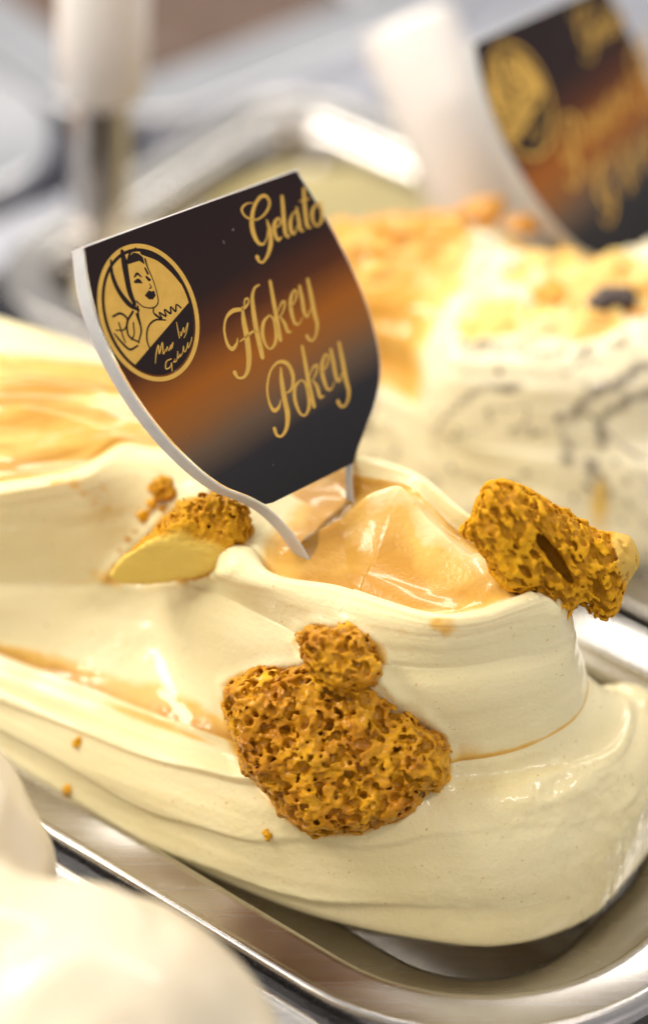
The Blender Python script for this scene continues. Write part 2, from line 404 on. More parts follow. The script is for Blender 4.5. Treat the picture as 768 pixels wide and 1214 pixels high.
rJ = rH+(rS-rH)*.45; rJ[:, 2] = rI[:, 2]*.45+rS[:, 2]*.55-bowl*.3
rings = [rZ, rA0, rA, rB1, rB2, rB3, rC, rD, rE, rF1, rF2, rG, rG2, rH, rH2, rI, rJ, rS]
sharp = [0, 0, .15, 0, 0, 0, .1, .75, 0, .1, .7, 0, 0, .05, .05, .35, 0, 0]
# creases open up into plain wall on the right, where the face of the bowl is one sweep
counts = [8, 8, 16, 26, 26, 22, 12, 26, 26, 10, 24, 18, 14, 8, 10, 24, 26]
V, sp = loft(rings, sharp, counts); sp = sp-1
ns, nt = V.shape[:2]
TT = np.broadcast_to(T, (ns, nt)); SS = np.broadcast_to(sp[:, None], (ns, nt))
N = grid_normals(V)
if (N[68, 500]@CF) > 0: N = -N
# slow lumps, strokes that follow the spatula, folds of the lower skirt
x, y, z = V[..., 0], V[..., 1], V[..., 2]
lump = fbm(x/30, y/30, z/30, 3, 2)*0.9
stroke = noise3(TT*0.7+0.25*SS, SS*1.5, 0, 11)*0.40+noise3(TT*0.9+3, SS*3.6-TT*.3, 0, 12)*0.16+noise3(TT*1.2, SS*9, 5, 13)*0.035
skirt = (1-sstep(4.4, 5.1, SS))*sstep(1.0, 1.5, SS)
# laps of ice cream pressed one over the other on the lower flank
ph = (SS-1.2)*0.95+0.55*noise3(TT*.32, SS*.5, 2, 21)-0.10*TT+0.12*noise3(TT*1.1, SS, 7, 23)
fr_ = ph-np.floor(ph)
lap = np.where(fr_ < .10, sstep(0, .10, fr_), (1-(fr_-.10)/.90)**1.4)
hgt = 0.5+0.5*noise3(TT*.45, np.floor(ph)*3.1, 1, 25)
fold = lap*(0.5+2.0*np.clip(hgt, 0, 1))
amt = skirt*(1-sstep(4.8, 6.6, TT)*.88)
disp = lump*0.8+stroke*(0.7+0.3*skirt)+fold*amt*1.0
ripple = sstep(12.5, 14, SS)*noise3(TT*1.3+SS, SS*1.4+TT*.8, 3, 33)*0.55
disp = disp+ripple
rt = sstep(4.6, 6.2, TT)
disp = disp+rt*(1.0*np.exp(-((SS-1.15)/.16)**2)-.5*np.exp(-((SS-1.75)/.30)**2))*(.75+.4*noise3(TT*.9, 0*SS, 0, 63))
rt = sstep(6.6, 7.6, TT)
disp = disp+rt*(.9*np.exp(-((SS-4.55-.25*(TT-8))/.28)**2)-.7*np.exp(-((SS-3.7-.3*(TT-8))/.35)**2))
# long soft swirls on the wet right end
disp = disp+(1-sstep(5, 6, SS))*sstep(6.2, 8, TT)*(noise3(TT*1.1-SS*.5, SS*1.0, 4, 61)*0.9)
tb = sstep(13.6, 15.0, SS)[..., None]
disp = disp*(1-sstep(14.6, 16, SS))+(lump*0.8)*sstep(14.6, 16, SS)
N = N*(1-tb)+np.array([0, 0, 1.])*tb
V = V+N*disp[..., None]
wr = fbm(V[..., 0]/3.2, V[..., 1]/3.2, V[..., 2]/3.2, 81, 2)*np.clip((1-sstep(5, 6.2, SS))*sstep(5.2, 7, TT)+.5*(SS > 6)*(SS < 9)*(1-sstep(3.6, 4.6, TT))+.35*sstep(9, 10, SS)*(SS < 12.5), 0, 1)
wr = wr*np.clip(.4+1.4*noise3(V[..., 0]/15, V[..., 1]/15, V[..., 2]/15, 83), 0, 1.2)
V = V+N*(wr*.24)[..., None]
# raised folds and hollows worked into the bowl (plan strokes)
def stroke_up(line, width, height, back_w=None, cusp=False):
    global V
    q = smooth2([(*P(*p[:3]), p[3]) for p in line], False, 10); L = q[:, :3]; hts = q[:, 3]
    d, par, side = seg_dist(V[..., :2], L)
    ln_ = np.r_[0, np.cumsum(np.linalg.norm(np.diff(L[:, :2], axis=0), axis=1))]; hk = np.interp(par, ln_/ln_[-1], hts)
    w = np.where(side > 0, back_w or width, width)
    g = np.exp(-(d/w)**2*1.6) if not cusp else np.exp(-(np.sqrt(d*d+1.2)-1.1)/w)
    V[..., 2] += hk*height*g*(SS > 12.2)
stroke_up([(405,622,60,.25),(440,604,64,.75),(468,588,68,1.0),(482,594,68,.95),(505,618,66,.7),(538,648,64,.5),(566,674,62,.42),(586,694,60,.3)], 9.0, 13.0, 5.0, True)
stroke_up([(560,655,62,0),(572,672,61,1),(588,694,60,1),(596,704,60,0)], 2.2, 2.2)
stroke_up([(285,650,58,.3),(310,668,58,1),(340,676,58,.4),(400,690,58,.0)], 2.0, -1.6)
stroke_up([(345,650,57,.2),(380,642,57,1),(425,630,58,1),(450,612,60,.2)], 2.2, 1.5)
for ln in ([(-60,500,62,.4),(20,490,62,1),(90,500,62,.8),(150,520,62,.3)], [(-60,470,62,.4),(30,455,62,1),(110,458,62,.6)]):
    stroke_up(ln, 4.5, 1.8)
# curl where the bowl's lip begins
def bump3(px, py, z0, r, h):
    global V
    c = P(px, py, z0); d = np.linalg.norm(V-c, axis=2); V = V+N*(h*np.exp(-(d/r)**2))[..., None]
bump3(285, 668, 58, 7, 2.6); bump3(300, 655, 58, 4, 1.8)
# ice cream pushed up round the pieces of honeycomb pressed into it
def scr(Vq):
    rel = Vq-CAM; dep = rel@CF; return 384+FP*(rel@CR)/dep, 607-FP*(rel@CU)/dep
C_big = [(264,812),(290,800),(318,792),(345,790),(372,780),(398,770),(425,778),(445,800),(470,828),(498,848),(524,868),(532,892),(529,930),(500,940),(492,958),(470,974),(440,982),(400,990),(370,988),(340,972),(322,948),(300,925),(284,905),(274,870),(266,840)]
B_pix = [(127,685),(138,668),(160,645),(185,622),(210,600),(238,587),(262,585),(285,595),(298,615),(296,640),(285,660),(268,675),(245,682),(215,688),(180,693),(145,694)]
D_pix = [(351,760),(356,745),(372,738),(392,742),(412,741),(432,752),(447,766),(456,784),(450,806),(430,818),(395,815),(365,795)]
halo = np.zeros((ns, nt)); vis = (TT < 10) & (SS > 1) & (SS < 12.5)
for pg_ in (C_big, B_pix, D_pix):
    u_, w_ = scr(V); dd = sd_poly(u_, w_, pg_)
    hl = np.where(vis, np.exp(-((dd-2)/8)**2), 0); V = V+N*(hl*(.8+.5*noise3(V[..., 0]/5, V[..., 1]/5, V[..., 2]/5, 91)))[..., None]
    halo = np.maximum(halo, np.where(vis, np.exp(-np.maximum(dd, 0)/7.0), 0))
# sauce and wetness masks (what is really lying on the ice cream)
n_a = fbm(x/9, y/9, z/9, 41, 3); n_b = fbm(TT*1.0-SS*.3, SS*4.2, 0, 44, 3)
top_l = sstep(13.2, 14.2, SS)*(1-sstep(3.4, 4.1, TT)+sstep(13.4, 14, TT))*(0.72+0.34*n_b)
bowl_s = sstep(13.9, 14.5, SS)*np.clip(bowl, 0, 1)[None, :]*(1.0+0.25*n_a)
ridge_d, rp, rs = seg_dist(V[..., :2], np.array([P(455,596,66), P(490,602,66), P(530,640,64), P(570,680,61)]))
bowl_s *= 1-0.75*np.exp(-(ridge_d/7)**2)
crD = np.exp(-((SS-6.05)/np.where(SS < 6.05, .14, .22+.35*(1-sstep(3.2, 4.2, TT))))**2)*(0.95-0.15*sstep(3.6, 4.2, TT)+.2*n_a)
crL = np.exp(-((SS-5.5)/.35)**2)*(1-sstep(3.3, 3.9, TT))*(0.25+0.4*n_b)
crF = np.exp(-((SS-9.05)/.12)**2)*(1-sstep(2.2, 3.2, TT))*0.25
stain = sstep(6.5, 12, SS)*(SS < 12.5)*np.clip(n_a*0.7-0.10, 0, 1)*0.75
lower = sstep(6.0, 6.1, SS)*np.exp(-np.maximum(SS-6.05, 0)/.7)*(0.42+0.35*n_a)*sstep(4.6, 6.2, TT)*(1-.5*sstep(8, 8.8, TT))
sauce = np.clip(np.maximum.reduce([top_l, bowl_s, crD, crL, crF, stain, lower, halo*(.42+.5*n_a)]), 0, 1.1)
wet = np.clip(0.25+0.75*sstep(5.2, 7, TT)*(1-sstep(5.6, 6.2, SS))+0.35*n_a+0.35*(SS > 6)*(SS < 9)*(1-sstep(4, 5, TT)), 0, 1)
gel = mesh_np('gelato_mound', V.reshape(-1, 3), grid_faces(ns, nt), M['gelato'], attrs={'sauce': sauce.ravel(), 'wet': wet.ravel()})
tag(gel, 'cream yellow gelato swirled in tiers with caramel sauce pooled on top', 'gelato')
GV, GT = V, T
_f = grid_faces(ns, nt)[::1]
bvh = BVHTree.FromPolygons([Vector(p) for p in V.reshape(-1, 3).tolist()], _f.tolist())
def hit(px, py):
    r = bvh.ray_cast(Vector(CAM), Vector(ray(px, py)))
    return np.array(r[0]) if r[0] is not None else None

# ------------------------------------------------------------------ sign
def norm(v): v = np.asarray(v, float); return v/np.linalg.norm(v)
def cam2w(v): return CR*v[0]+CU*v[1]-CF*v[2]
aa = 0.76
U_c = norm([aa*.950, aa*.312, -math.sqrt(1-aa*aa)])
V_c = norm(np.array([-.312, .950, .06])-U_c*np.dot([-.312, .950, .06], U_c)); N_c = np.cross(U_c, V_c)
SU, SV, SN = cam2w(U_c), cam2w(V_c), cam2w(N_c)
SO = P(392, 640, 57.5)                                         # foot of the sign in the ice cream
def S(px, py):
    d = ray(px, py); k = ((SO-CAM)@SN)/(d@SN); p = CAM+d*k-SO
    return np.array([p@SU, p@SV])
def zoomer(x0, y0, s): return lambda x, y: S(x0+x*s, y0+y*s)
Z1 = zoomer(80, 260, 200/768); Z2 = zoomer(250, 200, 180/768); Z3 = zoomer(250, 320, 180/768)
LS = 180/768/SCL                                                # zoom pixel -> mm on the sign (stroke widths)
def plane_mat(o, u, v, n):
    m = Matrix.Identity(4)
    for i, a in enumerate((u, v, n)):
        for r in range(3): m[r][i] = a[r]
    for r in range(3): m[r][3] = o[r]*MM
    return m
def ribbon(pts, closed=False, z=0.0, mn=0.10):
    """pts (x,y,w) in sign mm -> flat ribbon mesh"""
    q = smooth2(pts, closed, 7); xy = q[:, :2]; w = np.maximum(q[:, 2], mn)
    if closed: d = np.roll(xy, -1, 0)-np.roll(xy, 1, 0)
    else: d = np.gradient(xy, axis=0)
    d /= np.linalg.norm(d, axis=1, keepdims=True)+1e-9; nn = np.stack([-d[:, 1], d[:, 0]], 1)
    l = xy+nn*w[:, None]/2; r = xy-nn*w[:, None]/2; n = len(xy)
    v = [(*p, z) for p in l]+[(*p, z) for p in r]
    f = [(i, n+i, n+(i+1) % n, (i+1) % n) for i in range(n if closed else n-1)]
    if not closed:  # round ends
        for idx, sgn in ((0, -1), (n-1, 1)):
            c = xy[idx]; rad = w[idx]/2; ang0 = math.atan2(d[idx][1]*sgn, d[idx][0]*sgn)
            b0 = len(v); v += [(*(c+rad*np.array([math.cos(ang0+t), math.sin(ang0+t)])), z) for t in np.linspace(-math.pi/2, math.pi/2, 7)]
            f.append(tuple(range(b0, b0+7)))
    return v, f
def disc(pts, z): v = [(*p, z) for p in pts]; return v, [tuple(range(len(v)))]

# lettering: strokes (x, y, width) in the enlarged view they were drawn from
W_gelato = [
 [(212,172,3),(178,176,6),(154,206,10),(178,244,8),(230,256,6),(275,222,9),(295,172,11),(276,137,13),(245,145,13),(216,195,15),(205,260,21),(212,320,23),(235,370,17),(262,381,9),(280,352,6),(288,300,6)],
 [(281,258,6),(296,310,20),(301,370,21),(288,430,15),(262,471,9),(242,466,13),(233,447,20)],
 [(322,300,5),(345,283,7),(350,262,9),(336,250,8),(320,280,18),(320,320,20),(337,358,14),(356,345,5)],
 [(358,140,15),(363,200,18),(368,270,19),(376,328,17),(390,344,8),(396,328,4)],
 [(434,212,8),(412,228,8),(400,270,17),(404,312,18),(419,328,9),(438,285,5)], [(432,196,10),(441,250,17),(451,306,15),(468,312,5)],
 [(468,100,15),(471,170,18),(478,240,19),(486,288,16),(503,298,6)], [(448,164,5),(492,150,8)],
 [(536,172,7),(514,205,14),(511,245,16),(524,282,10),(543,284,8),(560,250,15),(556,200,15),(546,176,9),(536,172,7)], [(540,178,6),(566,166,6)]]
W_hokey = [
 [(166,186,5),(170,152,8),(185,144,8),(187,168,8),(160,196,13),(110,206,17),(76,242,11),(66,302,11),(80,370,15),(105,400,17),(128,374,11),(133,345,4)],
 [(158,190,10),(165,260,23),(180,340,27),(190,430,27),(186,500,21),(166,541,12),(136,545,12),(119,520,21)],
 [(145,362,5),(180,335,9),(215,309,9),(238,316,4)],
 [(243,74,6),(219,92,10),(208,140,17),(215,220,23),(230,310,25),(250,400,25),(258,440,21)],
 [(296,226,6),(266,262,14),(259,320,18),(275,378,13),(300,399,8),(323,368,14),(328,310,18),(316,252,12),(296,226,6)],
 [(298,58,15),(312,140,19),(330,240,21),(349,352,19)], [(336,212,4),(356,166,9),(372,162,10),(366,200,8),(346,240,6)], [(350,238,8),(371,270,17),(386,310,16),(404,312,5)],
 [(400,192,5),(425,152,8),(432,112,10),(418,104,8),(401,150,17),(405,210,19),(422,268,14),(445,270,6),(462,240,4)],
 [(447,82,13),(460,150,19),(470,215,17),(485,235,10),(503,196,5)], [(488,48,15),(505,130,20),(522,220,21),(535,270,17),(531,320,11),(515,355,8),(496,352,14),(484,335,17)]]
W_pokey = [
 [(352,655,4),(341,695,12),(315,710,17),(291,662,12),(283,590,11),(300,510,9),(340,466,12),(385,475,19),(412,530,19),(410,590,14),(386,620,6),(364,608,4)],
 [(352,495,8),(356,560,21),(370,650,25),(386,730,25),(380,800,17),(356,840,10),(332,835,14),(320,805,19)],
 [(452,556,6),(424,592,14),(423,655,18),(446,720,13),(474,735,8),(494,692,15),(491,622,18),(474,570,11),(452,556,6)],
 [(460,388,15),(475,470,19),(495,580,21),(519,688,19)], [(498,532,4),(516,492,9),(536,482,10),(531,520,8),(511,560,6)], [(513,558,8),(535,590,17),(549,640,16),(570,638,5)],
 [(560,520,5),(585,480,8),(592,437,10),(576,429,8),(560,480,17),(565,540,19),(586,600,14),(608,600,6),(624,563,4)],
 [(605,402,13),(618,470,19),(632,545,17),(648,560,10),(663,520,5)], [(646,368,15),(662,450,20),(680,550,21),(695,610,17),(690,660,11),(672,690,8),(652,686,14),(641,665,17)]]
def strokes(data, Z, k=1.0):
    return [[(*Z(x, y), w*LS*k*1.13) for x, y, w in s] for s in data]
ST = {'gelato': strokes(W_gelato, Z2), 'hokey': strokes(W_hokey, Z3), 'pokey': strokes(W_pokey, Z3)}

front = [(97,292),(103,338),(115,385),(136,432),(166,481),(200,524),(236,559),(266,580),(292,590),(313,601),(331,616),(345,632),(357,648),(375,672),(410,662),(431,652),(427,628),(422,605),(419,580),(419,552),(424,533),(434,508),(445,480),(452,442),(447,400),(430,345),(402,284),(377,240),(352,200)]
SPLIT = {0, 12, 15, 28}
def outline(pix):
    """traced outline in sign mm, smooth between its corners"""
    p = [S(*q) for q in pix]
    left = smooth2(p[0:15], False, 6); right = smooth2(p[15:], False, 6)
    return np.concatenate([left, right])
OUT = outline(front)
prt = [(100,293),(106,338),(119,385),(140,432),(170,481),(204,523),(239,557),(268,577),(293,587),(314,598),(323,596)]
prr = [(419,549),(424,532),(433,508),(443,480),(450,442),(445,400),(428,345),(400,285),(375,241),(351,202)]
PRINT = np.concatenate([smooth2([S(*q) for q in prt[:-1]], False, 6), [S(*prt[-1])], smooth2([S(*q) for q in prr], False, 6)])

def print_mat():
    m, nt, b = mat('sign_print')
    co = nd(nt, 'ShaderNodeTexCoord').outputs['Object']
    setp(b, Specular_IOR_Level=0.16)
    # colour bands run across the sign: dark brown, orange brown, grey brown, slate
    p1 = S(190, 490); p2 = S(430, 343); q1 = S(250, 562)
    e = norm(p2-p1); nrm = np.array([e[1], -e[0]])
    if (q1-p1)@nrm < 0: nrm = -nrm
    L0 = (q1-p1)@nrm
    dp = nd(nt, 'ShaderNodeVectorMath', operation='DOT_PRODUCT'); nt.links.new(co, dp.inputs[0])
    dp.inputs[1].default_value = (nrm[0]/L0/MM, nrm[1]/L0/MM, 0)
    g = math_(nt, 'SUBTRACT', dp.outputs['Value'], float(p1@nrm/L0))     # 0 on the orange line, 1 where slate begins
    n = noise(nt, 70, 3, 0.6, co)
    g = math_(nt, 'ADD', g, math_(nt, 'MULTIPLY', math_(nt, 'SUBTRACT', n.outputs[0], 0.5), 0.12))
    r = ramp(nt, [(0.0, (.015, .006, .007)), (.24, (.020, .008, .007)), (.36, (.075, .020, .006)), (.49, (.30, .090, .008)), (.58, (.24, .090, .020)), (.67, (.12, .075, .045)), (.77, (.022, .020, .024)), (1.0, (.012, .012, .016))])
    nt.links.new(maprange(nt, g, -2.0, 2.0), r.inputs[0])
    sc_ = noise(nt, 420, 2, 0.5, co); dust = maprange(nt, sc_.outputs[0], 0.735, 0.80)
    nt.links.new(mixc(nt, math_(nt, 'MULTIPLY', dust, 0.5), r.outputs[0], (.35, .33, .32)), b.inputs['Base Color'])
    n2 = noise(nt, 35, 4, 0.6, co)
    nt.links.new(maprange(nt, n2.outputs[0], 0.3, 0.7, 0.32, 0.48), b.inputs['Roughness'])
    return m
M['print'] = print_mat()

def logo_parts(parent, lift):
    c = np.array([367, 424.]); e1 = np.array([.30, .954]); e2 = np.array([.954, -.30])
    def ell(k1, k2=None, n=72): return [Z1(*(c+e1*math.cos(t)*(322*k1)+e2*math.sin(t)*222*(k2 or k1))) for t in np.linspace(0, 2*math.pi, n, endpoint=False)]
    o1 = ell(1.0); i1 = ell(.935, .915); n = len(o1)
    ringm = ([(*p, lift) for p in o1]+[(*p, lift) for p in i1], [(k, (k+1) % n, n+(k+1) % n, n+k) for k in range(n)])
    em = poly_obj('emblem', [ringm, disc(ell(.885, .85), lift)], M['gold'], parent)
    k = 200/768/SCL*1.1
    def st(*pts): return ribbon([(*Z1(x, y), w*k) for x, y, w in pts], z=lift+.03, mn=.05)
    def pg(*pts): return disc([Z1(x, y) for x, y in pts], lift+.03)
    D = [st((196,186,8),(203,255,16),(232,325,18),(278,385,20),(322,412,10)), st((247,145,16),(258,200,26),(268,262,24),(282,330,22),(304,385,16)),
         pg((272,205),(280,168),(298,150),(322,155),(342,172),(350,205),(325,188),(300,196)), st((338,150,18),(410,178,18),(470,232,12),(516,292,3)),
         st((270,195,8),(285,150,9),(310,130,6)), st((303,262,6),(316,247,10),(336,262,4)), st((306,284,10),(322,280,17),(336,288,6)), st((352,222,8),(364,246,9)), st((358,262,9),(370,274,12),(376,272,5)),
         st((372,292,3),(380,308,5),(372,314,4)), pg((350,346),(368,322),(380,328),(393,324),(400,346),(388,364),(370,364)),
         st((352,180,8),(362,215,6),(385,268,4),(404,328,4),(411,378,5),(388,402,5),(345,398,4),(312,372,6)), st((390,402,6),(392,428,6),(420,452,5)), st((318,395,8),(322,440,7),(332,475,4)),
         st((445,458,5),(398,458,7),(366,490,7),(360,545,7),(374,592,5)),
         st((398,432,7),(428,452,7),(416,424,6),(446,440,8),(440,410,6),(468,428,8),(468,398,6),(490,418,8),(494,388,6),(515,402,6)),
         st((205,442,8),(240,428,9),(272,456,8),(258,500,6),(220,505,5)), st((296,420,10),(270,470,9),(278,530,8),(325,560,6)), st((312,430,8),(334,500,8),(322,560,6)), st((212,520,6),(245,560,9),(282,592,9),(318,575,7)),
         st((232,470,6),(250,530,6),(262,560,5)), st((298,470,6),(302,520,6),(290,548,5))]
    seg = [(316,643),(557,362)]
    ed = [c+e1*math.cos(t)*(322*.905)+e2*math.sin(t)*222*.875 for t in np.linspace(0, 2*math.pi, 240, endpoint=False)]
    a, b_ = np.array(seg[0]), np.array(seg[1]); nn = np.array([-(b_-a)[1], (b_-a)[0]])
    low = [q for q in ed if (q-a)@nn > 0]
    ang = lambda q: math.atan2(*( (q-np.mean(low, axis=0))[::-1]))
    low = sorted(low, key=ang); D.append(disc([Z1(*q) for q in low], lift+.025))
    poly_obj('emblem_portrait', D, M['print_dark'], em)
    G = [((398,655,3),(402,610,6),(412,572,6),(416,612,6),(430,560,6),(434,612,6),(446,590,3)), ((448,600,4),(452,580,5),(460,598,4),(468,572,5),(470,592,4)), ((466,588,3),(478,560,5),(474,585,5)),
         ((494,468,4),(500,500,6),(508,540,5)), ((512,512,4),(516,530,5),(526,492,5),(530,516,4),(546,470,5),(540,512,4),(528,540,3)),
         ((470,635,5),(448,648,6),(446,680,6),(466,672,5),(472,652,4),(474,690,5)), ((480,650,4),(488,636,5),(484,650,5),(496,640,4),(500,600,5),(502,632,4),(512,612,5),(510,626,4),(522,606,4),(526,576,5),(530,604,4),(540,590,5),(546,560,5),(548,586,4),(560,556,5),(564,536,4))]
    poly_obj('emblem_lettering', [ribbon([(*Z1(x, y), w*k*.75) for x, y, w in s], z=lift+.06, mn=.05) for s in G], M['gold'], em)
    return em

def build_sign(label, matrix, words, group='acrylic flavour signs'):
    root = empty('flavour_sign', mat=matrix); tag(root, label, 'sign', group)
    # plate with rounded edges
    th = 4.2; n = len(OUT)
    d = np.roll(OUT, -1, 0)-np.roll(OUT, 1, 0); d /= np.linalg.norm(d, axis=1, keepdims=True); nn = np.stack([-d[:, 1], d[:, 0]], 1)
    ctr = OUT.mean(0)
    if np.mean(np.sum(nn*(OUT-ctr), 1)) < 0: nn = -nn
    prof = [(-.45, 0), (-.12, -.12), (0, -.45), (0, -th+.45), (-.12, -th+.12), (-.45, -th)]
    Vs = np.concatenate([np.c_[OUT+nn*o, np.full(n, z)] for o, z in prof]); i = np.arange(n); j = (i+1) % n
    Fs = []; fm = []
    for s in range(len(prof)-1):
        Fs += [(int(s*n+a), int(s*n+b), int((s+1)*n+b), int((s+1)*n+a)) for a, b in zip(i, j)]; fm += [1]*n
    Fs.append(tuple(range(n))); fm.append(0); k = (len(prof)-1)*n; Fs.append(tuple(range(k+n-1, k-1, -1))); fm.append(0)
    pl = poly_obj('acrylic_plate', [(Vs, Fs)], [M['acrylic'], M['acrylic_edge']], root)
    pl.data.polygons.foreach_set('material_index', fm)
    bm = bmesh.new(); bm.from_mesh(pl.data); bmesh.ops.recalc_face_normals(bm, faces=bm.faces); bm.to_mesh(pl.data); bm.free()
    poly_obj('printed_panel', [disc(PRINT, .06)], M['print'], root)
    logo_parts(root, .12)
    for w, ss in words:
        poly_obj('lettering_'+w, [ribbon(s, z=.12) for s in ss], M['gold'], root)
    return root
build_sign('brown acrylic sign with gold script Hokey Pokey stuck in the honeycomb gelato', plane_mat(SO, SU, SV, SN), [('gelato', ST['gelato']), ('hokey', ST['hokey']), ('pokey', ST['pokey'])])

# ------------------------------------------------------------------ honeycomb toffee pieces: solid minus bubbles
def surface_nets(f, org, h):
    ins = f < 0
    c = np.zeros(tuple(s-1 for s in f.shape), np.uint8)
    for a in (0, 1):
        for b in (0, 1):
            for d in (0, 1): c += ins[a:a+c.shape[0], b:b+c.shape[1], d:d+c.shape[2]]
    act = (c > 0) & (c < 8); idx = np.full(c.shape, -1, np.int64); ii = np.argwhere(act); idx[act] = np.arange(len(ii))
    acc = np.zeros((len(ii), 3)); cnt = np.zeros(len(ii))
    co = [(a, b, d) for a in (0, 1) for b in (0, 1) for d in (0, 1)]
    for p in co:
        for q in co:
            if sum(q) == sum(p)+1 and all(q[k] >= p[k] for k in range(3)):
                fp = f[ii[:, 0]+p[0], ii[:, 1]+p[1], ii[:, 2]+p[2]]; fq = f[ii[:, 0]+q[0], ii[:, 1]+q[1], ii[:, 2]+q[2]]
                x = (fp < 0) != (fq < 0); t = np.where(x, fp/(fp-fq+1e-12), 0)
                acc[x] += (np.array(p)+t[:, None]*(np.array(q)-np.array(p)))[x]; cnt[x] += 1
    v = org+(ii+acc/cnt[:, None])*h
    quads = []
    for ax in range(3):
        o1, o2 = [k for k in range(3) if k != ax]
        s0 = [slice(None)]*3; s1 = [slice(None)]*3; s0[ax] = slice(0, -1); s1[ax] = slice(1, None)
        for s in (s0, s1):
            s[o1] = slice(1, -1); s[o2] = slice(1, -1)
        a = ins[tuple(s0)]; b = ins[tuple(s1)]; e = np.argwhere(a != b); flip = a[a != b]
        e = e+np.array([0 if k == ax else 1 for k in range(3)])
        def cell(d1, d2):
            q = e.copy(); q[:, o1] -= d1; q[:, o2] -= d2; return idx[q[:, 0], q[:, 1], q[:, 2]]
        qd = np.stack([cell(1, 1), cell(0, 1), cell(0, 0), cell(1, 0)], 1)
        if ax == 1: flip = ~flip
        qd[~flip] = qd[~flip][:, ::-1]
        quads.append(qd)
    return v, np.concatenate(quads)
def smax(a, b, k): h = np.clip(.5-.5*(b-a)/k, 0, 1); return b*(1-h)+a*h+k*h*(1-h)
def honeycomb(label, pix, centre, depth, h, mat_, seed, bub, planes=(), rough=0.8, holes=(), skin=None, elong=None, tilt=(0, 0), warp=.7, grit=.3, group='honeycomb pieces on the gelato', name='honeycomb_piece'):
    """pix: outline seen from the front; centre: world mm of its middle; depth: half thickness; bub: (count, rmin, rmax, power)"""
    rng = np.random.default_rng(seed)
    dist = (centre-CAM)@CF; k = dist/FP
    cpx = 384+FP*((centre-CAM)@CR)/dist; cpy = 607-FP*((centre-CAM)@CU)/dist
    poly = [((x-cpx)*k, (cpy-y)*k) for x, y in pix]; poly = [tuple(q) for q in smooth2(poly, True, 3)]
    xs = [p[0] for p in poly]; ys = [p[1] for p in poly]
    ext = depth+3+abs(tilt[0])*max(-min(xs), max(xs))+abs(tilt[1])*max(-min(ys), max(ys))
    lo = np.array([min(xs)-2, min(ys)-2, -ext]); hi = np.array([max(xs)+2, max(ys)+2, ext])
    n = np.ceil((hi-lo)/h).astype(int)+1
    gx, gy, gz = np.meshgrid(*[lo[i]+np.arange(n[i])*h for i in range(3)], indexing='ij')
    zz = gz-tilt[0]*gx-tilt[1]*gy
    d2 = sd_poly(gx[:, :, 0], gy[:, :, 0], poly)[:, :, None]+0*gz
    q = np.maximum(-d2, 0); r = 0.75*depth; lim = depth*np.sqrt(np.clip(1-np.clip(1-q/r, 0, 1)**2, 0, 1))*0.75+0.25*depth
    f = smax(d2, np.abs(zz)-lim, min(2.5, depth*.25))
    for nx, ny, nz, off in planes:
        m_ = norm((nx, ny, nz)); f = smax(f, gx*m_[0]+gy*m_[1]+gz*m_[2]-off, 1.2)
    sk = np.zeros_like(f)
    if skin is not None:
        m_ = norm(skin[:3]); sk = sstep(skin[3]-2.0, skin[3]-.2, gx*m_[0]+gy*m_[1]+gz*m_[2])
    f += fbm(gx/6, gy/6, gz/6, seed, 3)*rough*(1-.8*sk)
    wx = noise3(gx/1.7, gy/1.7, gz/1.7, seed+3)*warp; wy = noise3(gx/1.7, gy/1.7, gz/1.7, seed+4)*warp; wz = noise3(gx/1.7, gy/1.7, gz/1.7, seed+5)*warp
    f += (noise3(gx/.9, gy/.9, gz/.9, seed+9)+noise3(gx/.5, gy/.5, gz/.5, seed+19)*.6)*grit*(1-.9*sk)
    body = f.copy()
    cnt, r0, r1, pw = bub
    if (body < 0).sum() < 20: return None
    cand = np.argwhere((body > -r1*1.6) & (body < r1*.35))
    pick = cand[rng.integers(0, len(cand), cnt)]
    ex = norm(elong[:3]) if elong is not None else None
    def cut(c, rr, axis=None, stretch=1.0):
        nonlocal f
        R = rr*(stretch if axis is not None else 1.0); g0 = np.maximum(((c-R-1-lo)/h).astype(int), 0); g1 = np.minimum(((c+R+1-lo)/h).astype(int)+2, n)
        if (g1 <= g0).any(): return
        s = tuple(slice(a, b) for a, b in zip(g0, g1)); X = gx[s]+wx[s]-c[0]; Y = gy[s]+wy[s]-c[1]; Zz = gz[s]+wz[s]-c[2]
        if axis is None: dd = rr-np.sqrt(X*X+Y*Y+Zz*Zz)
        else:
            t = X*axis[0]+Y*axis[1]+Zz*axis[2]; dd = (1-np.sqrt(np.maximum(X*X+Y*Y+Zz*Zz-t*t, 0)/rr**2+t*t/(rr*stretch)**2))*rr
        f[s] = smax(f[s], dd, .25)
    for p in pick:
        c = lo+p*h; rr = r0+(r1-r0)*rng.random()**pw
        if rng.random() < .015: rr *= 1.9
        if skin is not None:
            w = sk[tuple(p)]
            if skin[4] >= 1 and c@norm(skin[:3]) > skin[3]-3.5: continue
            if rng.random() < w*skin[4]: continue
        if ex is None: cut(c, rr)
        else: cut(c, rr*.8, norm(ex+rng.normal(0, .18, 3)), elong[3]*(0.6+.8*rng.random()))
